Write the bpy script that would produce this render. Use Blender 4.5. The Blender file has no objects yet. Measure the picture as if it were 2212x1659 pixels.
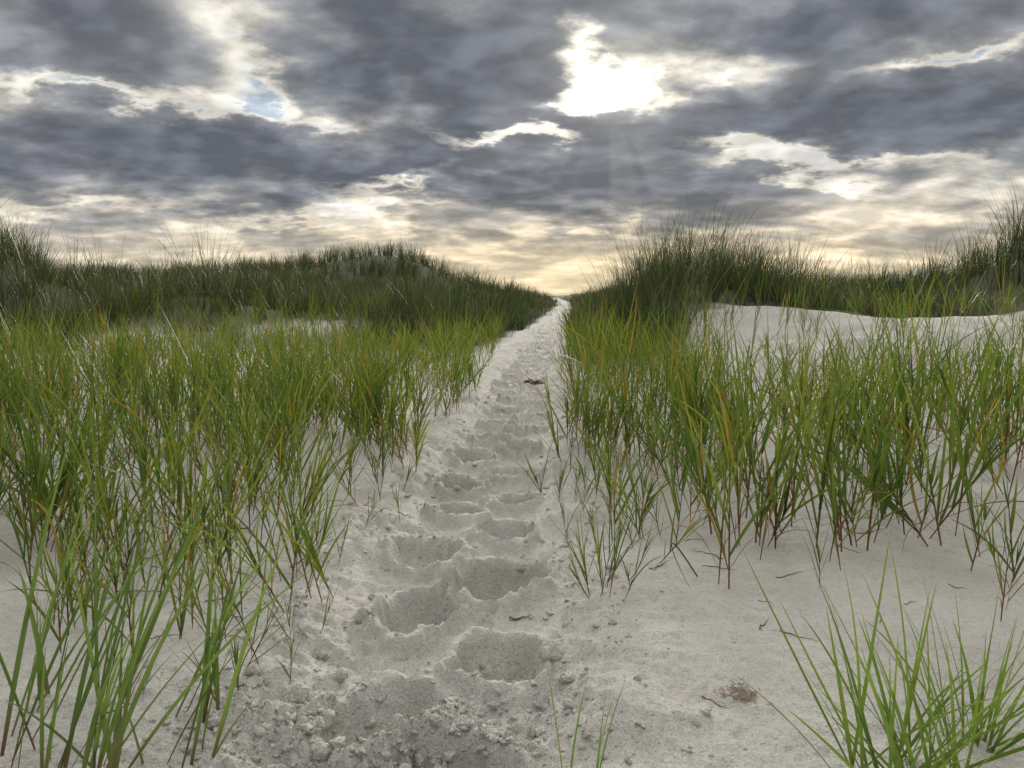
import bpy, math, random, bmesh
import numpy as np
from mathutils import Vector
rng = np.random.default_rng(7)
random.seed(7)
scene = bpy.context.scene
scene.view_settings.view_transform = 'Standard'
scene.view_settings.look = 'None'
scene.view_settings.exposure = 0.0
COL = scene.collection

# ------------------------------------------------------------------ noise
def _hash(ix, iy, seed):
    h = (ix.astype(np.int64) * 374761393 + iy.astype(np.int64) * 668265263 + seed * 982451653) & 0xffffffff
    h = ((h ^ (h >> 13)) * 1274126177) & 0xffffffff
    h = (h ^ (h >> 16)) & 0xffffffff
    return h / 4294967296.0
def perlin(x, y, seed=0):
    ix = np.floor(x); iy = np.floor(y)
    fx = x - ix; fy = y - iy
    u = fx * fx * fx * (fx * (fx * 6 - 15) + 10)
    v = fy * fy * fy * (fy * (fy * 6 - 15) + 10)
    def g(ox, oy):
        a = _hash(ix + ox, iy + oy, seed) * 2 * np.pi
        return np.cos(a) * (fx - ox) + np.sin(a) * (fy - oy)
    return 1.4 * ((g(0, 0) * (1 - u) + g(1, 0) * u) * (1 - v) + (g(0, 1) * (1 - u) + g(1, 1) * u) * v)
def fbm(x, y, seed=0, octv=4, gain=0.5):
    s = 0; a = 1
    for i in range(octv):
        s = s + a * perlin(x, y, seed + i * 17); x = x * 2.03 + 3.1; y = y * 2.03 - 1.7; a *= gain
    return s
def sstep(a, b, x):
    t = np.clip((x - a) / (b - a), 0, 1)
    return t * t * (3 - 2 * t)

# ------------------------------------------------------------------ terrain
PD = np.array([-30, 0, 1.4, 2.3, 4.1, 6.75, 9.9, 13, 18, 25, 37, 60, 200, 4000.])
PX = np.array([-.3, -.17, -.14, -.10, 0.0, .13, .30, .52, 1.0, 1.55, 2.5, 4.0, 8., 8.])
def pathx(y):
    y = np.asarray(y, float)
    return (np.interp(y - .5, PD, PX) + np.interp(y, PD, PX) + np.interp(y + .5, PD, PX)) / 3 + .035 * np.sin(y * 1.7) * np.clip((y - 1) / 4, 0, 1) + .10 * np.sin(y * .62 + 1) * np.clip((y - 7) / 6, 0, 1) * (1 - sstep(13, 22, y))

PR = np.random.default_rng(11)
PRINTS = []
d = 0.60; side = 1
while d < 30:
    PRINTS.append((side * PR.uniform(.065, .115), d + PR.uniform(-.025, .025), PR.uniform(.062, .084), PR.uniform(.095, .125), PR.uniform(.095, .130), PR.uniform(-.5, .5)))
    d += PR.uniform(.165, .225) * (1 + d * .04); side = -side

def hills(x, y):
    s = x - pathx(y)
    n = fbm(x * .7, y * .7, 93, 3)
    h = 0.44 * sstep(3.9, 9.5, y + .8 * n) * sstep(.5, 2.4, s)
    g = lambda cx, cy, sx, sy, a: a * np.exp(-((x - cx) / sx) ** 2 - ((y - cy) / sy) ** 2)
    h = h + g(2.3, 11.2, 1.1, 1.3, .40) + g(3.7, 12.2, .9, 1.3, .20) + g(9.0, 11.6, 1.8, 2.1, 1.35) - g(5.8, 12.2, 1.0, 3.2, .28)
    h = h + .03 * np.exp(-((y - 8.6 - .35 * np.sin(x * 1.3)) / .7) ** 2) * sstep(2, 3.5, x) + .06 * n * sstep(1.5, 3, x) * sstep(4, 7, y)
    h = h + .025 * np.sin(x * 2.3 + .8 * y) * sstep(1.8, 3, x) * sstep(5.5, 8, y) * (1 - sstep(10, 12, y))
    h = h + .38 * sstep(8.5, 12, y) * sstep(.7, 2.6, -s)
    h = h + g(-8.8, 11.3, 1.7, 2.5, 1.15) + g(-4.9, 12.0, .8, 1.2, .26) + g(-12, 10, 4, 4, .6) - g(-6.5, 12.5, .8, 3.5, .45)
    h = h + g(-9, 33, 6.5, 8, 1.20) + g(-4.6, 30, 3.0, 6, 1.10) + g(.2, 25, 1.2, 3, .30)
    h = h + g(9, 24, 5, 6, .1) + g(-22, 30, 9, 10, 1.0) + g(22, 28, 8, 10, 1.0)
    h = h * (1 - .9 * np.exp(-(s / .75) ** 2) * (1 - sstep(25, 40, y)))
    far = sstep(25, 70, y)
    h = h + far * (.25 + .5 * fbm(x / 35, y / 35, 90, 3))
    h = h + sstep(3, 30, np.abs(x)) * .1 * fbm(x / 6, y / 6, 91, 3)
    return h
def trmfull(s): return np.exp(-(np.abs(s) / .42) ** 4)

def H(x, y, fine=True):
    x = np.asarray(x, float); y = np.asarray(y, float)
    s = x - pathx(y)
    h = hills(x, y)
    h = h + .030 * fbm(x * .9, y * .9, 1, 3)
    near = 1 - sstep(14, 40, y)
    m = np.abs(s) < 1.2
    z = np.zeros_like(h)
    xs = x[m]; ys = y[m]; ss = s[m]
    wx = ss + .030 * fbm(xs * 6, ys * 6, 5, 5, .56); wy = ys + .030 * fbm(xs * 6, ys * 6, 8, 5, .56)
    tr = np.exp(-(np.abs(wx) / .26) ** 4)
    zz = -.060 * tr
    zz = zz + .032 * np.exp(-((np.abs(wx) - .32) / .08) ** 2) * (.6 + fbm(xs * 3, ys * 3, 12, 2))
    p = np.zeros_like(zz)
    for (ps, pd, a, b, dep, rot) in PRINTS:
        k = np.abs(ys - pd) < .5
        if not k.any(): continue
        dx = wx[k] - ps; dy = wy[k] - pd
        c, sn = math.cos(rot * .5), math.sin(rot * .5)
        rx = (dx * c + dy * sn) / a; ry = (-dx * sn + dy * c) / b
        r = np.sqrt(rx * rx + ry * ry)
        bowl = -dep * np.exp(-r ** 2.8)
        p[k] = np.where(r < 1.15, np.minimum(p[k], 0) * np.clip(r / 1.15, .25, 1) + bowl, p[k] + bowl) + .36 * dep * np.exp(-((r - 1.34) / .27) ** 2) * (.7 + .6 * (ry < 0))
    zz = zz + p
    cr = 1 - np.abs(fbm(xs * 9, ys * 9, 31, 4, .55))
    trm = np.exp(-(np.abs(ss) / .42) ** 4)
    blk = sstep(-.15, .35, fbm(xs * 2.6, ys * 2.6, 66, 2))
    zz = zz + trm * (.017 * (cr - .7) + (.003 + .012 * blk) * np.abs(fbm(xs * 24, ys * 24, 37, 4, .60)))
    rr = np.sqrt(((xs + .22 + .06 * fbm(xs*8, ys*8, 71, 3)) / .26) ** 2 + ((ys - 1.10) / .16) ** 2)
    zz = zz + np.exp(-rr ** 4) * .030 * np.abs(fbm(xs * 20, ys * 20, 44, 4, .62))
    z[m] = zz
    h = h + z * near
    if fine:
        h = h + (1 - trmfull(s)) * (.0060 * fbm(x * 15, y * 15, 50, 4, .7)) * near
    return h

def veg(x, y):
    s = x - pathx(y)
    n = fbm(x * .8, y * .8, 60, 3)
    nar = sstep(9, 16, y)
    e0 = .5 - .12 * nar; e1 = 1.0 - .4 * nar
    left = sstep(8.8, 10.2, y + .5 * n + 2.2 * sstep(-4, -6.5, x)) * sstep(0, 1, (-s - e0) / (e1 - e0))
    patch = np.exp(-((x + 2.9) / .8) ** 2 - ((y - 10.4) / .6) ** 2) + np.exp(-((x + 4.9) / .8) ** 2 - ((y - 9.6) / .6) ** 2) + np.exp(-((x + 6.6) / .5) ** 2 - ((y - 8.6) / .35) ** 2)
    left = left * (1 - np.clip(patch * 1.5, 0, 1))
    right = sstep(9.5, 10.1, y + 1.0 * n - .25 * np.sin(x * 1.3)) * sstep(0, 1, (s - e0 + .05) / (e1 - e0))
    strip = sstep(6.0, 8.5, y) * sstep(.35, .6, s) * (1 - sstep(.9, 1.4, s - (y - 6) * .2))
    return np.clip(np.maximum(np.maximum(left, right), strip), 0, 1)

def grid_axis():
    ys = [-25, -15, -8, -4, -2, -1, -.5, -.2, 0, .15, .3, .4]
    y = .5
    while y < 120:
        ys.append(y); y += max(.0055, .0060 * y)
    while y < 4000:
        ys.append(y); y *= 1.06
    ss = [0.]
    s = 0; st = .0058
    while s < 1.2:
        s += st; ss.append(s)
    while s < 3000:
        st *= 1.035; s += st; ss.append(s)
    ss = np.array(ss); ss = np.concatenate([-ss[:0:-1], ss])
    return np.array(ys), ss
ys, ss = grid_axis()
Y, S = np.meshgrid(ys, ss, indexing='ij')
X = pathx(Y) + S
Z = H(X.ravel(), Y.ravel()).reshape(X.shape)
P = np.stack([X, Y, Z], -1)
du = np.gradient(P, axis=1); dv = np.gradient(P, axis=0)
Nn = np.cross(du, dv); Nn /= np.linalg.norm(Nn, axis=-1, keepdims=True)
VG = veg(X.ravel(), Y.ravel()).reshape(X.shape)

def mesh_from(name, verts, faces, smooth=True, nper=4):
    me = bpy.data.meshes.new(name)
    me.vertices.add(len(verts)); me.vertices.foreach_set('co', np.ascontiguousarray(verts, dtype=np.float32).ravel())
    nf = len(faces)
    me.loops.add(nf * nper); me.loops.foreach_set('vertex_index', np.ascontiguousarray(faces, dtype=np.int32).ravel())
    me.polygons.add(nf); me.polygons.foreach_set('loop_start', np.arange(0, nf * nper, nper, dtype=np.int32))
    me.update(calc_edges=True)
    me.polygons.foreach_set('use_smooth', np.full(nf, smooth, dtype=bool))
    return me
def set_col(me, name, cols):
    a = me.color_attributes.new(name, 'FLOAT_COLOR', 'POINT')
    c = np.ones((len(cols), 4), dtype=np.float32); c[:, :3] = cols
    a.data.foreach_set('color', c.ravel())
def add_obj(name, me, mat=None, **props):
    o = bpy.data.objects.new(name, me); COL.objects.link(o)
    if mat and me is not None and not me.materials: me.materials.append(mat)
    for k, v in props.items(): o[k] = v
    return o

# ------------------------------------------------------------------ materials
def new_mat(name):
    m = bpy.data.materials.new(name); m.use_nodes = True
    nt = m.node_tree; nt.nodes.clear()
    return m, nt
def nd(nt, typ, **kw):
    n = nt.nodes.new(typ)
    ins = kw.pop('ins', {})
    for k, v in kw.items(): setattr(n, k, v)
    for k, v in ins.items():
        if isinstance(v, bpy.types.NodeSocket): nt.links.new(v, n.inputs[k])
        else: n.inputs[k].default_value = v
    return n
def mth(nt, op, a, b=None, c=None, clamp=False):
    n = nt.nodes.new('ShaderNodeMath'); n.operation = op; n.use_clamp = clamp
    for i, v in enumerate((a, b, c)):
        if v is None: continue
        if isinstance(v, bpy.types.NodeSocket): nt.links.new(v, n.inputs[i])
        else: n.inputs[i].default_value = v
    return n.outputs[0]
def mixc(nt, f, a, b, mode='MIX'):
    n = nt.nodes.new('ShaderNodeMix'); n.data_type = 'RGBA'; n.blend_type = mode; n.clamp_factor = True
    for i, v in ((0, f), (6, a), (7, b)):
        if isinstance(v, bpy.types.NodeSocket): nt.links.new(v, n.inputs[i])
        else: n.inputs[i].default_value = v if i == 0 else (*v, 1)
    return n.outputs[2]
def maprange(nt, v, a, b, c, d, smooth=False):
    n = nt.nodes.new('ShaderNodeMapRange'); n.clamp = True
    if smooth: n.interpolation_type = 'SMOOTHSTEP'
    nt.links.new(v, n.inputs[0])
    for i, x in enumerate((a, b, c, d)): n.inputs[i + 1].default_value = x
    return n.outputs[0]

sand, nt = new_mat('white_sand')
tc = nd(nt, 'ShaderNodeTexCoord')
ob = tc.outputs['Object']
n1 = nd(nt, 'ShaderNodeTexNoise', ins={'Vector': ob, 'Scale': 3.0, 'Detail': 5.0})
n2 = nd(nt, 'ShaderNodeTexNoise', ins={'Vector': ob, 'Scale': 160.0, 'Detail': 3.0, 'Roughness': .75})
n3 = nd(nt, 'ShaderNodeTexNoise', ins={'Vector': ob, 'Scale': 52.0, 'Detail': 4.0, 'Roughness': .68})
c = mixc(nt, maprange(nt, n1.outputs[0], .35, .65, 0, 1), (.545, .525, .48), (.64, .62, .58))
c = mixc(nt, maprange(nt, n2.outputs[0], .54, .72, 0, .45), c, (.30, .275, .245))
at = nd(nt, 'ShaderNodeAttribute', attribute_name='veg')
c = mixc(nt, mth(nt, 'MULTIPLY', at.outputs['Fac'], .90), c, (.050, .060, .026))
b1 = nd(nt, 'ShaderNodeBump', ins={'Height': n3.outputs[0], 'Strength': .85, 'Distance': .014})
b2 = nd(nt, 'ShaderNodeBump', ins={'Height': n2.outputs[0], 'Strength': .95, 'Distance': .007, 'Normal': b1.outputs[0]})
pb = nd(nt, 'ShaderNodeBsdfPrincipled', ins={'Base Color': c, 'Roughness': .95, 'Specular IOR Level': .15, 'Normal': b2.outputs[0]})
out = nd(nt, 'ShaderNodeOutputMaterial'); nt.links.new(pb.outputs[0], out.inputs[0])

def grass_mat(name, trans):
    m, nt = new_mat(name)
    at = nd(nt, 'ShaderNodeAttribute', attribute_name='tint')
    col = at.outputs['Color']
    pb = nd(nt, 'ShaderNodeBsdfPrincipled', ins={'Base Color': col, 'Roughness': .42, 'Specular IOR Level': .4})
    tcol = mixc(nt, 1.0, col, (1.5, 1.45, .8), 'MULTIPLY')
    tl = nd(nt, 'ShaderNodeBsdfTranslucent', ins={'Color': tcol})
    mx = nd(nt, 'ShaderNodeMixShader', ins={0: trans, 1: pb.outputs[0], 2: tl.outputs[0]})
    out = nd(nt, 'ShaderNodeOutputMaterial'); nt.links.new(mx.outputs[0], out.inputs[0])
    return m
leaf = grass_mat('grass_leaf', .40)
marram = grass_mat('marram_leaf', .22)

# ------------------------------------------------------------------ ground + path objects
nr, nc = X.shape
idx = np.arange(nr * nc).reshape(nr, nc)
quads = np.stack([idx[:-1, :-1], idx[:-1, 1:], idx[1:, 1:], idx[1:, :-1]], -1)
smid = (ss[:-1] + ss[1:]) / 2; ymid = (ys[:-1] + ys[1:]) / 2
ispath = (np.abs(smid)[None, :] < .34) & (ymid[:, None] > -5) & (ymid[:, None] < 45)
for nm, msk, lab in (('sand_ground', ~ispath, 'pale fine sand with low dunes and rippled crusty surface'), ('footpath', ispath, 'narrow trodden sand track full of deep crumbling footprints')):
    f = quads[msk]
    used, inv = np.unique(f.ravel(), return_inverse=True)
    me = mesh_from(nm, P.reshape(-1, 3)[used], inv.reshape(-1, 4))
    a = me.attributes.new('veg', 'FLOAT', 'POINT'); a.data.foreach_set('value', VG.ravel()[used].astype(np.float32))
    me.normals_split_custom_set_from_vertices(Nn.reshape(-1, 3)[used].tolist())
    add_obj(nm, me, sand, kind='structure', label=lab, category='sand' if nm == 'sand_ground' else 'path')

# ------------------------------------------------------------------ blades
def blades(base, az, L, W, tilt, curve, t0, K, c_root, c_mid, c_tip, rootlen=.12, twist=None, fold=True):
    N = len(L)
    tm = (np.arange(K) + .5) / K
    th = tilt[:, None] + curve[:, None] * np.clip((tm[None] - t0[:, None]) / (1 - t0[:, None]), 0, 1) ** 1.3
    dh = np.stack([np.cos(az), np.sin(az), 0 * az], -1)
    seg = (L / K)[:, None, None]
    stepv = seg * (np.sin(th)[..., None] * dh[:, None] + np.cos(th)[..., None] * np.array([0, 0, 1.]))
    pos = np.concatenate([base[:, None], base[:, None] + np.cumsum(stepv, 1)], 1)
    t = np.linspace(0, 1, K + 1)
    tha = np.concatenate([th, th[:, -1:]], 1)
    side = np.stack([-np.sin(az), np.cos(az), 0 * az], -1)[:, None]
    nrm = np.cos(tha)[..., None] * dh[:, None] - np.sin(tha)[..., None] * np.array([0, 0, 1.])
    if twist is None: twist = rng.uniform(-1.4, 1.4, N)
    tw = (twist[:, None] * (.4 + t[None]))[..., None]
    wv = side * np.cos(tw) + nrm * np.sin(tw)
    nv = nrm * np.cos(tw) - side * np.sin(tw)
    prof = np.minimum(1, .55 + 1.6 * t) * np.power(np.clip(1 - t, 0.001, 1), .65)
    w = (W[:, None] * prof[None])[..., None] * .5
    A = pos - wv * w; B = pos + wv * w
    rows = [A, pos + nv * w * .55, B] if fold else [A, B]
    V = np.stack(rows, 2); m = len(rows)
    nvb = (K + 1) * m
    base_i = (np.arange(N) * nvb)[:, None, None]
    kk = (np.arange(K) * m)[None, :, None]; jj = np.arange(m - 1)[None, None, :]
    a = base_i + kk + jj
    F = np.stack([a, a + 1, a + m + 1, a + m], -1).reshape(-1, 4)
    tt = t[None, :, None]
    rl = rootlen if isinstance(rootlen, float) else rootlen[:, None, None]
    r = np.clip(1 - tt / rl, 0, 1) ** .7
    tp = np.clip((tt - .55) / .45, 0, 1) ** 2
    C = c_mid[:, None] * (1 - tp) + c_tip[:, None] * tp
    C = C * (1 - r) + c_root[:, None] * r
    C = np.repeat(C[:, :, None], m, 2)
    return V.reshape(-1, 3), F, C.reshape(-1, 3)

def lerp(a, b, f): return np.array(a) * (1 - f[:, None]) + np.array(b) * f[:, None]
def merge(parts):
    vs, fs, cs = [], [], []; o = 0
    for v, f, c in parts:
        vs.append(v); fs.append(f + o); cs.append(c); o += len(v)
    return np.concatenate(vs), np.concatenate(fs), np.concatenate(cs)
def shoots(bx, by, bz, hgt, r, nleaf=(5, 9), K=7, wid=.0062, dull=0.0, fold=True, lean=.15):
    """A leaning stem with leaves leaving it alternately from low down and opening outwards."""
    M = len(bx)
    n = r.integers(nleaf[0], nleaf[1], M)
    g = np.repeat(np.arange(M), n); N = len(g)
    k = np.concatenate([np.arange(q) for q in n]); j = (k + .5) / np.repeat(n, n)
    laz = r.uniform(0, 2 * np.pi, M); lam = np.abs(r.normal(0, lean, M)) + .02
    sdir = np.stack([np.sin(lam) * np.cos(laz), np.sin(lam) * np.sin(laz), np.cos(lam)], -1)
    stemL = hgt * r.uniform(.36, .60, M)
    root = np.stack([bx, by, bz - .012], -1)
    a0 = r.uniform(0, np.pi * 2, M)
    az0 = a0[g] + (k % 2) * np.pi + r.normal(0, .5, N)
    tl = r.uniform(.16, .58, N) * (1.2 - .75 * j)
    vx = tl * np.cos(az0) + sdir[g, 0]; vy = tl * np.sin(az0) + sdir[g, 1]
    tilt = np.hypot(vx, vy); az = np.arctan2(vy, vx)
    hj = (.10 + .90 * j) * r.uniform(.8, 1.05, N)
    base = root[g] + sdir[g] * (stemL[g] * hj)[:, None]
    L = (hgt[g] - stemL[g] * hj) * r.uniform(.55, 1.12, N) * (.62 + .38 * np.sin(np.pi * np.clip(j + .15, 0, 1)))
    cur = r.normal(.20, .36, N)
    W = wid * r.uniform(.6, 1.2, N)
    dead = (r.random(N) < .30) & (j < .3)
    cur = np.where(dead, r.uniform(.9, 2.6, N), cur); L = np.where(dead, L * .6, L); W = np.where(dead, W * .5, W)
    f = np.clip(r.normal(.5, .28, N) + r.normal(0, .30, M)[g], 0, 1)
    mid = lerp((.046, .102, .018), (.160, .210, .034), f)
    yel = (r.random(N) < .085)[:, None]
    mid = np.where(yel, lerp((.22, .20, .03), (.30, .19, .04), r.random(N)), mid)
    mid = np.where(dead[:, None], lerp((.14, .07, .035), (.26, .19, .10), r.random(N)), mid) * (1 - dull)
    tip = np.where((r.random(N) < .22)[:, None], np.array([.27, .19, .05]), mid * np.array([1.2, 1.1, .9]))
    A_ = blades(base, az, L, W, tilt, cur, r.uniform(0, .4, N), K, mid * .8, mid, tip, rootlen=.2, fold=fold)
    sm = lerp((.10, .11, .035), (.14, .15, .045), r.random(M)); sr = lerp((.20, .055, .03), (.23, .11, .055), r.random(M))
    sw = np.full(M, wid * .62)
    S_ = blades(root, laz, stemL * 1.35, sw, lam, lam * 0, lam * 0, K, sr, sm, sm, rootlen=.6, fold=fold)
    S2 = blades(root, laz, stemL * 1.35, sw, lam, lam * 0, lam * 0, K, sr, sm, sm, rootlen=.6, fold=False, twist=np.full(M, 1.57)) if fold else None
    return merge([A_, S_] + ([S2] if fold else []))
def grass_obj(name, part, mat, **props):
    me = mesh_from(name, part[0], part[1]); set_col(me, 'tint', part[2])
    return add_obj(name, me, mat, **props)

pool = []
for i in range(30):
    r = np.random.default_rng(100 + i)
    k = 1 if i < 14 else int(r.integers(2, 4))
    p = shoots(r.normal(0, .055, k) * (k > 1), r.normal(0, .055, k) * (k > 1), np.zeros(k), r.uniform(.26, .56, k) if k > 1 else r.uniform(.42, .54, 1), r, nleaf=(5, 10), K=10, wid=.0092, lean=.2)
    me = mesh_from('grass_shoot', p[0], p[1]); set_col(me, 'tint', p[2]); me.materials.append(leaf)
    pool.append(me)

def place_shoot(x, y, sc, kind, lean=None):
    me = pool[random.randrange(14)] if kind == 's' else pool[14 + random.randrange(16)]
    o = bpy.data.objects.new('beach_grass_shoot', me); COL.objects.link(o)
    z = float(H(np.array([x]), np.array([y]))[0])
    o.location = (x, y, z)
    o.scale = (sc, sc, sc * random.uniform(.92, 1.08))
    la = random.uniform(0, 6.28); le = abs(random.gauss(0, .13))
    o.rotation_euler = (le * math.cos(la), le * math.sin(la) + (lean or 0), random.uniform(0, 6.28))
    o['label'] = 'green beach grass shoot with reddish stem growing from pale sand'
    o['category'] = 'grass'; o['group'] = 'beach grass shoots along the sandy track'
    return o

hand = [
 (-1.18, 1.95, 1.1, 'c'), (-1.10, 1.74, .8, 's'), (-.47, 1.20, .55, 'c', .2), (-.53, 1.25, .65, 's', .2), (-.43, 1.52, .85, 'c', .15), (-.45, 1.60, .9, 's', .2), (-.40, 1.56, .75, 's', .25), (-.44, 1.50, .7, 'c', .3),
 (-.40, 2.02, .34, 's'), (-.44, 2.93, .8, 'c'), (-.38, 2.98, .7, 's'), (-.30, 3.95, .7, 'c'), (-.52, 2.5, .8, 'c'), (-.62, 1.40, .6, 'c'), (-.72, 1.48, .75, 's'), (-.85, 1.60, .7, 'c'), (-.60, 1.75, .7, 's'),
 (-.50, 1.9, .7, 'c'), (-.58, 2.1, .9, 'c'), (-.46, 2.25, .65, 's'), (-.68, 1.95, .9, 'c'), (-.80, 1.82, .9, 'c'), (-.95, 1.8, .9, 'c'), (-.37, 1.42, .3, 's'), (-.46, 2.7, .6, 'c'),
 (-.42, 2.4, .55, 's'), (-.38, 2.62, .5, 's'), (-.46, 1.26, .5, 's', .3), (-.38, 1.25, .34, 's'), (-.58, 1.55, .7, 's'), (-.66, 1.68, .8, 's'), (-.9, 1.42, .7, 'c'), (-1.0, 1.68, .8, 'c'), (-.55, 1.38, .55, 'c'), (-.50, 1.72, .6, 'c'), (-.42, 1.78, .45, 's'), (-.40, 1.33, .35, 's'), (-.33, 2.2, .35, 's'),
 (.20, 1.60, .55, 'c', -.30), (.24, 1.57, .42, 's', -.1), (.17, 1.63, .60, 's', -.40), (.21, 1.64, .5, 's', -.25), (.19, 1.59, .5, 's', -.5), (.26, 1.62, .4, 's', .2), (.43, 1.96, .9, 's'), (.47, 1.68, .95, 's'), (.485, 1.65, 1.05, 's'), (.34, 2.0, .6, 'c'), (.36, 2.03, .7, 's'), (.27, 2.1, .5, 'c', -.1),
 (.90, 1.92, 1.2, 'c'), (.93, 1.95, 1.3, 's'), (.86, 1.94, 1.2, 's'), (.69, 1.66, .5, 's'), (.17, 2.6, .5, 'c'), (.28, 2.68, .6, 'c'), (1.2, 1.9, 1.1, 's'), (1.02, 1.5, .7, 'c'), (.15, 2.0, .4, 's', -.2), (.18, 1.85, .35, 's'),
 (.20, 2.35, .4, 's'), (.24, 2.45, .5, 'c'), (.22, 2.85, .5, 's'), (.25, 3.05, .55, 'c'), (.21, 2.2, .35, 's'), (.30, 2.3, .55, 's'), (.36, 1.82, .7, 's'), (.52, 1.78, .9, 's'), (.80, 1.80, 1.0, 's'), (1.1, 1.75, .9, 'c'), (.62, 1.86, 1.1, 's'), (.31, 1.9, .5, 's'),
 (.60, 1.98, 1.3, 'c'), (.66, 2.02, 1.35, 's'), (.75, 2.0, 1.25, 'c'), (.56, 2.08, 1.4, 's'), (1.08, 1.62, .5, 's'), (-.70, 1.30, .6, 'c'), (-.82, 1.36, .7, 'c'), (-.66, 1.18, .45, 's'), (-.95, 1.55, .8, 'c'),
]
indiv = list(hand)
def scatter(n, region, r):
    res = []
    while len(res) < n:
        x, y = region(r)
        if x is not None: res.append((x, y))
    return res
R = np.random.default_rng(5)
def clump(x, y, sd, k=3.0): return fbm(np.array([x * k]), np.array([y * k]), sd, 2)[0]
def left_near(r):
    y = r.uniform(1.6, 3.1); x = -r.uniform(.42, .72 * y + .35)
    s = x - pathx(y)
    lim = -.32 - max(0, (2.4 - y)) * .28
    if s > lim or clump(x, y, 200) < -.14: return None, None
    if y < 2.1 and r.random() < .55: return None, None
    return x, y
def right_near(r):
    y = r.uniform(1.95, 3.1); x = r.uniform(.1, .72 * y + .3)
    s = x - pathx(y)
    if s < .27 + max(0, 2.5 - y) * .35: return None, None
    if x > 1.3 and r.random() < .4: return None, None
    if y > 2.7 and x > 1.1 and r.random() < .4: return None, None
    if clump(x, y, 210, 4.) < -.20: return None, None
    return x, y
for x, y in scatter(100, left_near, R): indiv.append((x, y, R.uniform(.65, 1.25), 'c' if R.random() < .65 else 's'))
for x, y in scatter(80, right_near, R): indiv.append((x, y, R.uniform(.75, 1.5) * (.75 if x < .6 else 1), 'c' if R.random() < .5 else 's'))
indiv = indiv[:299]
for q in indiv: place_shoot(*q)

def left_far(r):
    y = 3.0 * (11.5 / 3.0) ** r.random(); x = -r.uniform(.15, .74 * y + 1.0)
    s = x - pathx(y)
    if s > -.26 - .16 * r.random(): return None, None
    if clump(x, y, 220, 2.4) < (-.12 if y < 6 else -.25): return None, None
    return x, y
def right_far(r):
    y = 2.9 * (10 / 2.9) ** r.random(); x = r.uniform(.1, .74 * y + .5)
    s = x - pathx(y)
    if s < .26 + .12 * r.random(): return None, None
    if clump(x, y, 230, 3.0) < -.14: return None, None
    edge = 1.0 + .05 * (y - 3)
    if s > edge:
        if r.random() < (.40 if y < 4.6 else .82 if y < 7.5 else .6): return None, None
    return x, y
A = np.array(scatter(2000, left_far, R)); B = np.array(scatter(700, right_far, R))
pts = np.concatenate([A, B])
bz = H(pts[:, 0], pts[:, 1])
hg = R.uniform(.28, .64, len(pts)) * np.where(pts[:, 0] > 0, 1.18, 1.0) * (1 + .35 * fbm(pts[:, 0] * 1.2, pts[:, 1] * 1.2, 240, 2))
sa = np.abs(pts[:, 0] - pathx(pts[:, 1]))
hg = hg * np.where(sa < .6, .55 + .5 * sa / .6, 1)
p = shoots(pts[:, 0], pts[:, 1], bz, hg, R, nleaf=(5, 10), K=6, wid=.0090, dull=.05, fold=False, lean=.18)
grass_obj('beach_grass', p, leaf, kind='stuff', label='dense stand of green and yellow beach grass beside the track', category='grass')

# ------------------------------------------------------------------ marram on the dunes
M = np.random.default_rng(21)
n = 30000
ty = 6.0 * (75 / 6.0) ** M.random(n); tx = M.uniform(-1, 1, n) * (.78 * ty + 2)
v = veg(tx, ty); cl = fbm(tx * .9, ty * .9, 300, 3)
keep = (M.random(n) < v * (.72 + .8 * cl + .3 * (ty > 18) + .3 * (tx < -5) + .5 * (tx > 6.6) + .3 * ((tx > 1.2) & (tx < 4.5)))) & (v > .25)
tx, ty = tx[keep][:8400], ty[keep][:8400]
nb = M.integers(18, 30, len(tx))
g = np.repeat(np.arange(len(tx)), nb); N = len(g)
rad = np.abs(M.normal(0, .075, N)) * (1 + ty[g] * .02); ra = M.uniform(0, 2 * np.pi, N)
bx = tx[g] + rad * np.cos(ra); by = ty[g] + rad * np.sin(ra)
bz = H(bx, by, False)
hT = (M.uniform(.42, .95, len(tx)) * (1 + .5 * fbm(tx * .6, ty * .6, 310, 2)))
bump = lambda cx, cy, sx, sy, a: a * np.exp(-((tx - cx) / sx) ** 2 - ((ty - cy) / sy) ** 2)
hT = hT * np.clip(1 + bump(1.9, 10.6, .5, 1.5, .55) + bump(2.9, 11, 1.3, 1.8, .32) - bump(5.0, 12, .55, 5, .62) + bump(5.75, 10.8, .25, .8, .3) - bump(6.5, 12, .45, 5, .55) - bump(-2.6, 12, 1.6, 3.5, .42) - bump(-6.3, 11.5, .7, 3, .35) + bump(-5.0, 12, .6, 1.2, .35) + bump(-8.5, 11, 1.6, 3, .25) + bump(8.3, 11, 1.1, 3, .3), .25, 2)
hT = hT * np.where(ty > 22, .85, 1)
sa = np.abs(tx - pathx(ty))
hT = hT * np.where(sa < 1.0, .38 + .45 * sa, 1)
L = hT[g] * M.uniform(.6, 1.15, N)
vx = rad * 3.8 * np.cos(ra) + M.normal(0, .12, N) + .05; vy = rad * 3.8 * np.sin(ra) + M.normal(0, .12, N)
tilt = np.hypot(vx, vy) * .6; az = np.arctan2(vy, vx)
cur = np.abs(M.normal(.32, .25, N)) + .03
W = .0086 * np.power(np.maximum(ty[g], 8) / 10, .75) * M.uniform(.7, 1.2, N)
tv = np.clip(.45 + .7 * fbm(tx * .5, ty * .5, 330, 2) + M.normal(0, .25, len(tx)), 0, 1)
mid = lerp((.022, .042, .016), (.082, .112, .036), np.clip(tv[g] + M.normal(0, .2, N), 0, 1))
dead = (M.random(N) < .08)[:, None]
mid = np.where(dead, lerp((.14, .11, .06), (.26, .21, .12), M.random(N)), mid)
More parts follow.
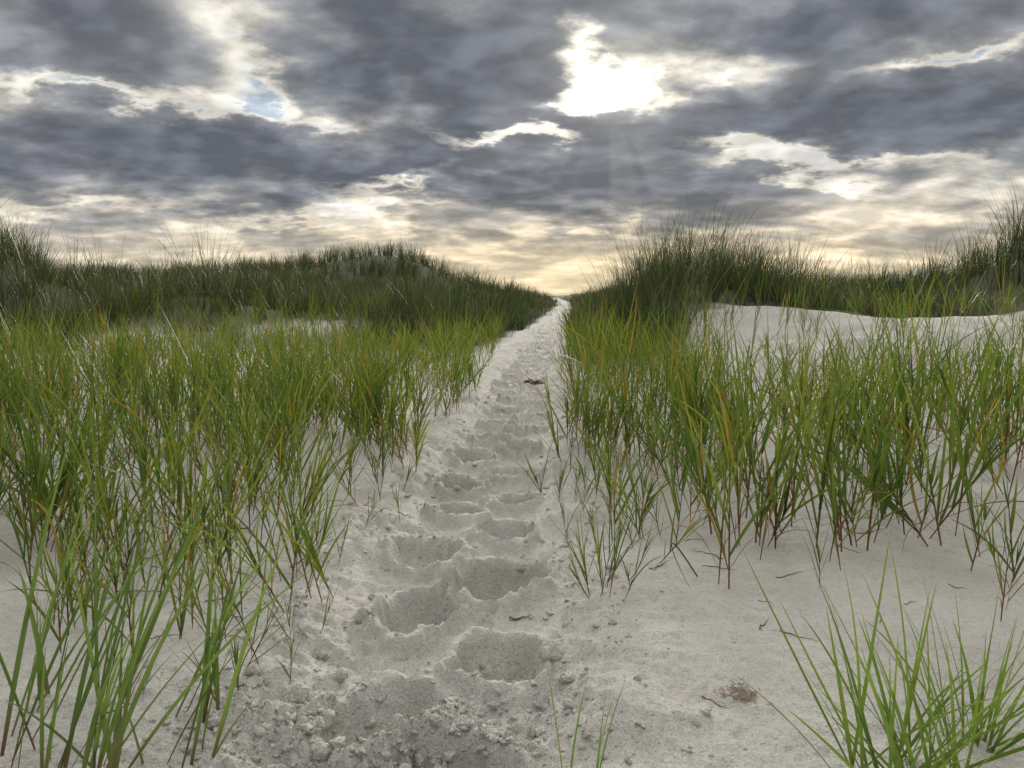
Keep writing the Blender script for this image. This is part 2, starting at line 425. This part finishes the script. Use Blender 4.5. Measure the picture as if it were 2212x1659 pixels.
p = blades(np.stack([bx, by, bz - .02], -1), az, L, W, tilt, cur, M.uniform(0, .3, N), 4, mid * .5, mid, mid * np.array([1.4, 1.3, 1.2]), fold=False)
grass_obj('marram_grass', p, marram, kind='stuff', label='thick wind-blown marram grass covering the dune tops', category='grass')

for (x, y, L0, a) in [(-5.0, 9.2, 1.75, 2.9), (-4.75, 9.0, 1.65, 2.9), (-4.9, 9.6, 1.45, .2), (-5.6, 8.6, 1.35, 3.2), (-3.9, 9.9, 1.2, .4)]:
    z = H(np.array([x]), np.array([y])); o = np.ones(1)
    p1 = blades(np.array([[0, 0, -.03]]), o * a, o * L0, o * .012, o * .03, o * .22, o * .2, 14, np.array([[.06, .05, .03]]), np.array([[.06, .06, .035]]), np.array([[.10, .08, .04]]))
    ob_ = grass_obj('flowering_grass_stalk', p1, leaf, label='tall thin grass stalk rising above the dune grass', category='grass stalk', group='tall flowering stalks above the dune grass')
    ob_.location = (x, y, float(z[0]))

# ------------------------------------------------------------------ close tufts
def fan_tuft(n, Lr, tiltr, curr, wid, r, rootw=.02, bias=None, bs=.6, midc=((.085, .15, .03), (.17, .24, .045)), rootc=((.10, .13, .03), (.17, .17, .05)), brown=.05):
    az = r.uniform(0, 2 * np.pi, n)
    if bias is not None: az = np.where(r.random(n) < .7, r.normal(bias, bs, n), az)
    L = r.uniform(*Lr, n); base = np.stack([r.normal(0, rootw, n), r.normal(0, rootw, n), np.full(n, -.015)], -1)
    mid = lerp(midc[0], midc[1], r.random(n))
    mid = np.where((r.random(n) < brown)[:, None], np.array([.16, .10, .05]), mid)
    return blades(base, az, L, wid * r.uniform(.7, 1.2, n), r.uniform(*tiltr, n), r.uniform(*curr, n), r.uniform(0, .4, n), 12, lerp(rootc[0], rootc[1], r.random(n)), mid, mid * np.array([1.25, 1.15, .9]), rootlen=.2)
def put(name, part, x, y, mat, **props):
    o = grass_obj(name, part, mat, **props); o.location = (x, y, float(H(np.array([x]), np.array([y]))[0])); return o
r = np.random.default_rng(78)
fresh = ((.09, .175, .035), (.18, .26, .05))
put('grass_tuft', fan_tuft(58, (.18, .37), (.05, .80), (-.05, .35), .0072, r, .035, midc=fresh, brown=0), .52, .95, leaf, label='spiky bright green grass tuft fanning out from sand', category='grass tuft')
put('grass_tuft', fan_tuft(28, (.12, .30), (.05, .8), (.0, .4), .0060, r, .02, midc=fresh, brown=0), .68, 1.07, leaf, label='small spiky green grass tuft on pale sand', category='grass tuft')
put('grass_tuft', fan_tuft(5, (.14, .24), (.02, .22), (.0, .25), .0052, r, .016, midc=fresh, brown=0), .085, .96, leaf, label='few short green blades poking out of trodden sand', category='grass tuft')
put('grass_tuft', fan_tuft(4, (.09, .15), (.2, .6), (.0, .3), .0035, r, .01), -.05, .96, leaf, label='tiny sprig of thin grass in trodden sand', category='grass tuft')
pur = ((.10, .03, .05), (.14, .07, .06)); mc = ((.08, .145, .04), (.15, .225, .06))
for (x, y, n_, b_) in [(-.70, 1.02, 7, .2), (-.63, .97, 8, .3), (-.57, 1.0, 9, .2), (-.46, 1.02, 7, .7), (-.76, 1.12, 7, .3), (-.64, 1.16, 7, .4), (-.54, .92, 7, .4), (-.50, 1.12, 7, .3)]:
    put('tall_grass_clump', fan_tuft(n_, (.18, .52), (.10, .62), (.05, .5), .0088, r, .024, bias=b_, rootc=pur, midc=mc, brown=.03), x, y, leaf, label='tall arching green grass with purple stems in sand', category='grass clump', group='tall arching grass clumps with purple stems')

# ------------------------------------------------------------------ clods
def lump(r, sub=3):
    bm = bmesh.new(); bmesh.ops.create_icosphere(bm, subdivisions=sub, radius=1)
    v = np.array([q.co[:] for q in bm.verts]); f = np.array([[q.index for q in t.verts] for t in bm.faces]); bm.free()
    o = r.uniform(0, 100, 2)
    n = fbm(v[:, 0] * 1.1 + o[0] + v[:, 2], v[:, 1] * 1.1 + o[1] - v[:, 2] * .7, 9, 4, .65)
    for i in range(6):
        q = r.normal(size=3); q /= np.linalg.norm(q); dd = v @ q; lim = r.uniform(.45, .75)
        v = v - np.clip(dd - lim, 0, 1)[:, None] * q * .85
    return v * (1 + .38 * n)[:, None] * r.uniform(.55, 1.25, 3), f
C = np.random.default_rng(9)
lib = [lump(C, 3) for _ in range(8)]; libs = [lump(C, 2) for _ in range(10)]
vs, fs, pos_ = [], [], []
def add_clod(x, y, rad): pos_.append((x, y, rad))
for i in range(1500): add_clod(-.20 + C.normal(0, .15), 1.10 + C.normal(0, .10), min(.014, .0018 + C.exponential(.0028)))
for i in range(2600):
    y = C.uniform(.95, 5.5); s = C.choice([-1, 1]) * abs(C.normal(.25, .12)); add_clod(float(pathx(y)) + s, y, min(.015, .0014 + C.exponential(.0025)))
for q in [(-.36, 1.22, .020), (-.34, 1.27, .015), (.02, 1.13, .024), (.05, 1.24, .022), (-.05, 1.10, .016), (.07, 1.33, .022), (-.31, 1.32, .015), (-.30, 1.17, .016), (-.40, 1.30, .012), (.10, 1.28, .014)]: add_clod(*q)
pa = np.array(pos_); zc_ = H(pa[:, 0], pa[:, 1]); off = 0
for (x, y, rad), z in zip(pos_, zc_):
    v, f = (lib[C.integers(8)] if rad > .009 else libs[C.integers(10)])
    a = C.uniform(0, 6.28); c_, s_ = math.cos(a), math.sin(a)
    v = v * rad; v = np.stack([v[:, 0] * c_ - v[:, 1] * s_, v[:, 0] * s_ + v[:, 1] * c_, v[:, 2] * .75], -1)
    vs.append(v + np.array([x, y, z + rad * .10])); fs.append(f + off); off += len(v)
me = mesh_from('sand_clods', np.concatenate(vs), np.concatenate(fs), True, 3)
add_obj('sand_clods', me, sand, kind='stuff', label='loose crumbs and clods of damp sand along the track', category='sand clods')

# ------------------------------------------------------------------ litter
def dry_mat(name, c1, c2):
    m, nt = new_mat(name)
    tc = nd(nt, 'ShaderNodeTexCoord'); nz = nd(nt, 'ShaderNodeTexNoise', ins={'Vector': tc.outputs['Object'], 'Scale': 60.0})
    cc = mixc(nt, nz.outputs[0], c1, c2)
    pb = nd(nt, 'ShaderNodeBsdfPrincipled', ins={'Base Color': cc, 'Roughness': .8}); out = nd(nt, 'ShaderNodeOutputMaterial'); nt.links.new(pb.outputs[0], out.inputs[0]); return m
dry = dry_mat('dry_plant', (.05, .028, .02), (.16, .10, .065)); moss = dry_mat('dry_moss', (.24, .175, .115), (.38, .30, .22))
def tube(pts, rad, seg=6):
    pts = np.array(pts, float); n = len(pts); T = np.gradient(pts, axis=0); T /= np.linalg.norm(T, axis=1, keepdims=True)
    up = np.array([.1, .2, 1.]); A_ = np.cross(T, up); A_ /= np.linalg.norm(A_, axis=1, keepdims=True); B_ = np.cross(T, A_)
    rr = rad * (1 - .8 * np.linspace(0, 1, n) ** 2)
    an = np.linspace(0, 2 * np.pi, seg, endpoint=False)
    V = pts[:, None] + rr[:, None, None] * (np.cos(an)[None, :, None] * A_[:, None] + np.sin(an)[None, :, None] * B_[:, None])
    i = np.arange(n - 1)[:, None] * seg; j = np.arange(seg)[None]
    F = np.stack([i + j, i + (j + 1) % seg, i + seg + (j + 1) % seg, i + seg + j], -1).reshape(-1, 4)
    return V.reshape(-1, 3), F
def tubes_obj(name, tl, x, y, mat=dry, **props):
    vs, fs, o = [], [], 0
    for v, f in tl: vs.append(v); fs.append(f + o); o += len(v)
    ob_ = add_obj(name, mesh_from(name, np.concatenate(vs), np.concatenate(fs)), mat, **props)
    ob_.location = (x, y, float(H(np.array([x]), np.array([y]))[0])); return ob_
q = np.random.default_rng(3)
tl = []
for i in range(16):
    a = i / 16 * 6.28 + q.normal(0, .3); L0 = q.uniform(.04, .11); t = np.linspace(0, 1, 7)
    tl.append(tube(np.stack([np.cos(a + t * 1.2) * t * L0 + q.normal(0, .01), np.sin(a + t * .9) * t * L0, .025 + .035 * q.random() * np.sin(t * 2.8)], -1), .0055))
tubes_obj('dried_seaweed', tl, float(pathx(6.0)) + .10, 6.0, label='dark dried seaweed scrap lying on the sand track', category='seaweed')
def twig(x, y, L0, a, rad, bend=.12):
    t = np.linspace(-.5, .5, 12)
    wob = bend * L0 * (t * t + .12 * np.sin(t * 11 + x * 50))
    px = np.cos(a) * t * L0 - np.sin(a) * wob; py = np.sin(a) * t * L0 + np.cos(a) * wob
    gz = H(px + x, py + y) - H(np.array([x]), np.array([y]))[0]
    tubes_obj('dry_twig', [tube(np.stack([px, py, gz + rad * 1.5], -1), rad)], x, y, label='short dry brown stem lying on sand', category='twig', group='dry stems lying on the sand')
for a_ in [(-.78, 2.1, .09, -.3, .005), (-.62, 1.62, .10, .5, .0013), (-.83, 1.68, .14, .1, .0013), (.33, 1.18, .05, -.8, .001), (.02, 1.62, .05, .1, .0022), (1.0, 2.1, .12, .2, .0014), (.75, 1.5, .06, 1.2, .001),
           (-.5, 1.8, .09, 1.0, .0013), (.36, 1.80, .09, .8, .0013), (-.9, 1.9, .12, .7, .0014), (.5, 1.9, .1, 2.2, .0013), (-.33, 2.3, .05, .4, .0013)]:
    twig(*a_)
T = np.random.default_rng(15)
for i in range(34):
    y = T.uniform(1.1, 3.0); x = T.choice([-1, 1]) * T.uniform(.3, .62 * y)
    twig(x, y, T.uniform(.02, .10), T.uniform(-.9, .9), T.uniform(.0007, .0013), T.uniform(-.3, .3))
t = np.linspace(0, 1, 16)
tubes_obj('dead_grass_blade', [tube(np.stack([-.02 - .07 * np.sin(t * 2.6), -.05 * t - .03 * t * t, .004 + .09 * np.sin(t * 3.1)], -1), .0018)], .45, 1.72, label='brown dead grass blade arching down to the sand', category='dead grass')
tl = []
for i in range(170):
    a = q.uniform(0, 6.28); L0 = q.uniform(.005, .012); b = q.normal(0, .013, 2); t = np.linspace(0, 1, 4)
    tl.append(tube(np.stack([b[0] + np.cos(a) * t * L0, b[1] + np.sin(a) * t * L0, -.001 + .003 * np.sin(t * 2.5)], -1), .0008, 4))
tubes_obj('dry_moss_tuft', tl, .375, 1.20, moss, label='little brown dried moss tuft on pale sand', category='moss')

# ------------------------------------------------------------------ camera
cam = bpy.data.cameras.new('camera'); co = bpy.data.objects.new('camera', cam); COL.objects.link(co)
cam.lens = 27.0; cam.sensor_width = 36; cam.clip_end = 8000; cam.clip_start = .02
co.location = (0, 0, .65)
co.rotation_euler = (math.radians(90 - 6.5), 0, 0)
scene.camera = co

# ------------------------------------------------------------------ light
SAZ, SEL = math.radians(7.8), math.radians(15.0)
sd = (math.sin(SAZ) * math.cos(SEL), math.cos(SAZ) * math.cos(SEL), math.sin(SEL))
sl = bpy.data.lights.new('sun', 'SUN'); so = bpy.data.objects.new('sun', sl); COL.objects.link(so)
sl.energy = 2.7; sl.angle = math.radians(13); sl.color = (1, .94, .84)
so.rotation_euler = Vector(sd).to_track_quat('Z', 'Y').to_euler()

# ------------------------------------------------------------------ sky
w = bpy.data.worlds.new('World'); scene.world = w; w.use_nodes = True
try:
    w.cycles.sampling_method = 'MANUAL'; w.cycles.sample_map_resolution = 512
except Exception as e: print(e)
nt = w.node_tree; nt.nodes.clear()
tc = nd(nt, 'ShaderNodeTexCoord'); DIR = tc.outputs['Generated']
sp = nd(nt, 'ShaderNodeSeparateXYZ', ins={0: DIR}); dx, dy, dz = sp.outputs
az = mth(nt, 'MULTIPLY', mth(nt, 'ARCTAN2', dx, dy), 57.2958)
el = mth(nt, 'MULTIPLY', mth(nt, 'ARCSINE', dz), 57.2958)
zc = mth(nt, 'ADD', mth(nt, 'MAXIMUM', dz, 0.0), .26)
PV = nd(nt, 'ShaderNodeCombineXYZ', ins={0: mth(nt, 'DIVIDE', dx, zc), 1: mth(nt, 'MULTIPLY', mth(nt, 'DIVIDE', dy, zc), 1.25), 2: 0.0}).outputs[0]
AE = nd(nt, 'ShaderNodeCombineXYZ', ins={0: az, 1: el, 2: 0.0}).outputs[0]
wn = nd(nt, 'ShaderNodeTexNoise', noise_dimensions='2D', ins={'Vector': PV, 'Scale': 3.0, 'Detail': 8.0, 'Roughness': .60})
wv = nd(nt, 'ShaderNodeVectorMath', operation='SUBTRACT', ins={0: wn.outputs['Color'], 1: (.5, .5, .5)}).outputs[0]
wv = nd(nt, 'ShaderNodeVectorMath', operation='MULTIPLY', ins={0: wv, 1: (11, 7.0, 0)}).outputs[0]
AW = nd(nt, 'ShaderNodeVectorMath', operation='ADD', ins={0: AE, 1: wv}).outputs[0]
blobs = [
 (-29, 16.5, 12, 3.6, 0, .46), (-6, 15.8, 14, 6.0, -10, .85), (-25, 9.3, 17, 4.0, 0, .75), (-10, 9.4, 12, 2.6, 3, .50), (6.5, 7.9, 17, 3.0, -3, .85), (27, 11.5, 16, 4.0, -4, .75),
 (23, 18.2, 18, 3.4, 0, .62), (9.5, 11.4, 9, 2.2, 3, .85), (3, 19.5, 9, 2.5, 0, .3), (18, 15.8, 7, 3, 0, .45),
 (7.0, 14.7, 3.8, 1.7, 14, -.92), (5.8, 17.0, 2.0, 2.2, 0, -.55), (11.0, 14.2, 3.0, .7, 4, -.25), (3.6, 13.6, 4, .8, 0, -.45),
 (-18, 14.0, 2.8, 3.6, 25, -.38), (-25, 12.8, 15, .9, -5, -.50), (-21, 17.5, 4, 1.8, -30, -.28), (1.0, 11.3, 9, .8, -4, -.95),
 (21, 9.0, 12, 1.0, -7, -.58), (28, 14.7, 8, .9, 0, -.50), (-7, 8.4, 7, .9, 12, -.75), (29, 6.8, 9, 1.4, 0, -.10), (-13, 5.8, 12, .8, 6, -.28), (-30, 5.6, 10, .8, 0, -.22),
]
D = None
for (a, e, sx, sy, rot, wt) in blobs:
    mp = nd(nt, 'ShaderNodeMapping', vector_type='TEXTURE', ins={'Vector': AW, 'Location': (a, e, 0), 'Rotation': (0, 0, math.radians(rot)), 'Scale': (sx, sy, 1)})
    gr = nd(nt, 'ShaderNodeTexGradient', gradient_type='SPHERICAL', ins={0: mp.outputs[0]})
    D = mth(nt, 'MULTIPLY_ADD', gr.outputs['Fac'], wt * 1.3, D if D is not None else 0.0)
cn = nd(nt, 'ShaderNodeTexNoise', noise_dimensions='2D', ins={'Vector': PV, 'Scale': 3.0, 'Detail': 8.0, 'Roughness': .57})
tow = nd(nt, 'ShaderNodeVectorMath', operation='SUBTRACT', ins={0: (.25, 2.3, 0), 1: PV}).outputs[0]
tow = nd(nt, 'ShaderNodeVectorMath', operation='NORMALIZE', ins={0: tow}).outputs[0]
tow = nd(nt, 'ShaderNodeVectorMath', operation='SCALE', ins={0: tow, 'Scale': .06}).outputs[0]
PV2 = nd(nt, 'ShaderNodeVectorMath', operation='ADD', ins={0: PV, 1: tow}).outputs[0]
ca = nd(nt, 'ShaderNodeTexNoise', noise_dimensions='2D', ins={'Vector': PV, 'Scale': 4.0, 'Detail': 3.0, 'Roughness': .5})
cb = nd(nt, 'ShaderNodeTexNoise', noise_dimensions='2D', ins={'Vector': PV2, 'Scale': 4.0, 'Detail': 3.0, 'Roughness': .5})
edge = mth(nt, 'MULTIPLY', mth(nt, 'SUBTRACT', ca.outputs[0], cb.outputs[0]), 2.1)
edge = mth(nt, 'MINIMUM', mth(nt, 'MAXIMUM', edge, -.18), .42)
base = maprange(nt, el, 2, 8, .30, .38)
D = mth(nt, 'ADD', D, base)
D = mth(nt, 'ADD', D, mth(nt, 'MULTIPLY', mth(nt, 'SUBTRACT', cn.outputs[0], .5), 1.35))
cr = nt.nodes.new('ShaderNodeValToRGB'); nt.links.new(D, cr.inputs[0])
stops = [(0.0, (.78, .79, .77)), (.11, (.82, .78, .69)), (.24, (.62, .59, .53)), (.38, (.40, .40, .395)), (.56, (.275, .285, .302)), (.80, (.198, .211, .240)), (1.0, (.152, .166, .198))]
els = cr.color_ramp.elements
els[0].position, els[0].color = 0, (*stops[0][1], 1); els[1].position, els[1].color = 1, (*stops[-1][1], 1)
for p_, c_ in stops[1:-1]:
    e_ = els.new(p_); e_.color = (*c_, 1)
sky = nd(nt, 'ShaderNodeTexSky', sky_type='NISHITA', sun_disc=False, sun_elevation=SEL, sun_rotation=SAZ)
blue = mixc(nt, 1.0, sky.outputs[0], (.075, .075, .085), 'MULTIPLY')
blue = mixc(nt, .6, blue, (.25, .37, .50))
clear = maprange(nt, D, .02, -.14, 0, .85, True)
dot = nd(nt, 'ShaderNodeVectorMath', operation='DOT_PRODUCT', ins={0: DIR, 1: sd}).outputs['Value']
dot = mth(nt, 'MAXIMUM', dot, 0.0)
g1 = mth(nt, 'POWER', dot, 1000.0); g2 = mth(nt, 'POWER', dot, 120.0); g3 = mth(nt, 'POWER', dot, 10.0)
c = mixc(nt, mth(nt, 'MULTIPLY', clear, mth(nt, 'SUBTRACT', 1.0, g2)), cr.outputs[0], blue)
rel = mth(nt, 'ADD', .99, edge)
c = nd(nt, 'ShaderNodeVectorMath', operation='SCALE', ins={0: c, 'Scale': rel}).outputs[0]
lowf = mth(nt, 'MULTIPLY', maprange(nt, el, 9.0, .5, 0, 1, True), mth(nt, 'ADD', .25, mth(nt, 'MULTIPLY', g3, .75)))
c = mixc(nt, lowf, c, mixc(nt, 1.0, c, (1.7, 1.40, .94), 'MULTIPLY'))
c = mixc(nt, mth(nt, 'MULTIPLY', maprange(nt, el, 5.0, 0, 0, .8, True), mth(nt, 'ADD', .35, mth(nt, 'MULTIPLY', g3, .65))), c, (.90, .74, .48))
ra_ = mth(nt, 'ARCTAN2', mth(nt, 'SUBTRACT', az, 7.0), mth(nt, 'SUBTRACT', 15.5, el))
rv = nd(nt, 'ShaderNodeTexNoise', noise_dimensions='1D', ins={'W': mth(nt, 'MULTIPLY', ra_, 3.5), 'Scale': 1.0, 'Detail': 1.0})
ray = mth(nt, 'MULTIPLY', maprange(nt, rv.outputs[0], .40, .68, 0, 1, True), mth(nt, 'MULTIPLY', maprange(nt, el, 13, 9, 0, 1, True), maprange(nt, el, 1, 6, 0, 1, True)))
ray = mth(nt, 'MULTIPLY', ray, mth(nt, 'MULTIPLY', mth(nt, 'POWER', dot, 30.0), .06))
thin = maprange(nt, D, .75, -.05, 0, 1, True)
gl = mth(nt, 'ADD', mth(nt, 'MULTIPLY', g1, 1.5), mth(nt, 'MULTIPLY', g2, .42))
gl = mth(nt, 'MULTIPLY', gl, mth(nt, 'ADD', mth(nt, 'MULTIPLY', thin, .82), .18))
gl = mth(nt, 'ADD', gl, ray)
gv = nd(nt, 'ShaderNodeVectorMath', operation='SCALE', ins={0: (1.0, .93, .74), 'Scale': gl}).outputs[0]
c = nd(nt, 'ShaderNodeVectorMath', operation='ADD', ins={0: c, 1: gv}).outputs[0]
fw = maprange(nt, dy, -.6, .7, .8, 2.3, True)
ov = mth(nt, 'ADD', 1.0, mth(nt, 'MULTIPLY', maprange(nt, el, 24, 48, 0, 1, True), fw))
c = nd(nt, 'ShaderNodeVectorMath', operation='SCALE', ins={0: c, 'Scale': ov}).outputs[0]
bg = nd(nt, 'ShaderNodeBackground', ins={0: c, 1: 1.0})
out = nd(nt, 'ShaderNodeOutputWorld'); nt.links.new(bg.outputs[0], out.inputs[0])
print('verts ground', nr * nc, 'marram blades', N, 'indiv', len(indiv))
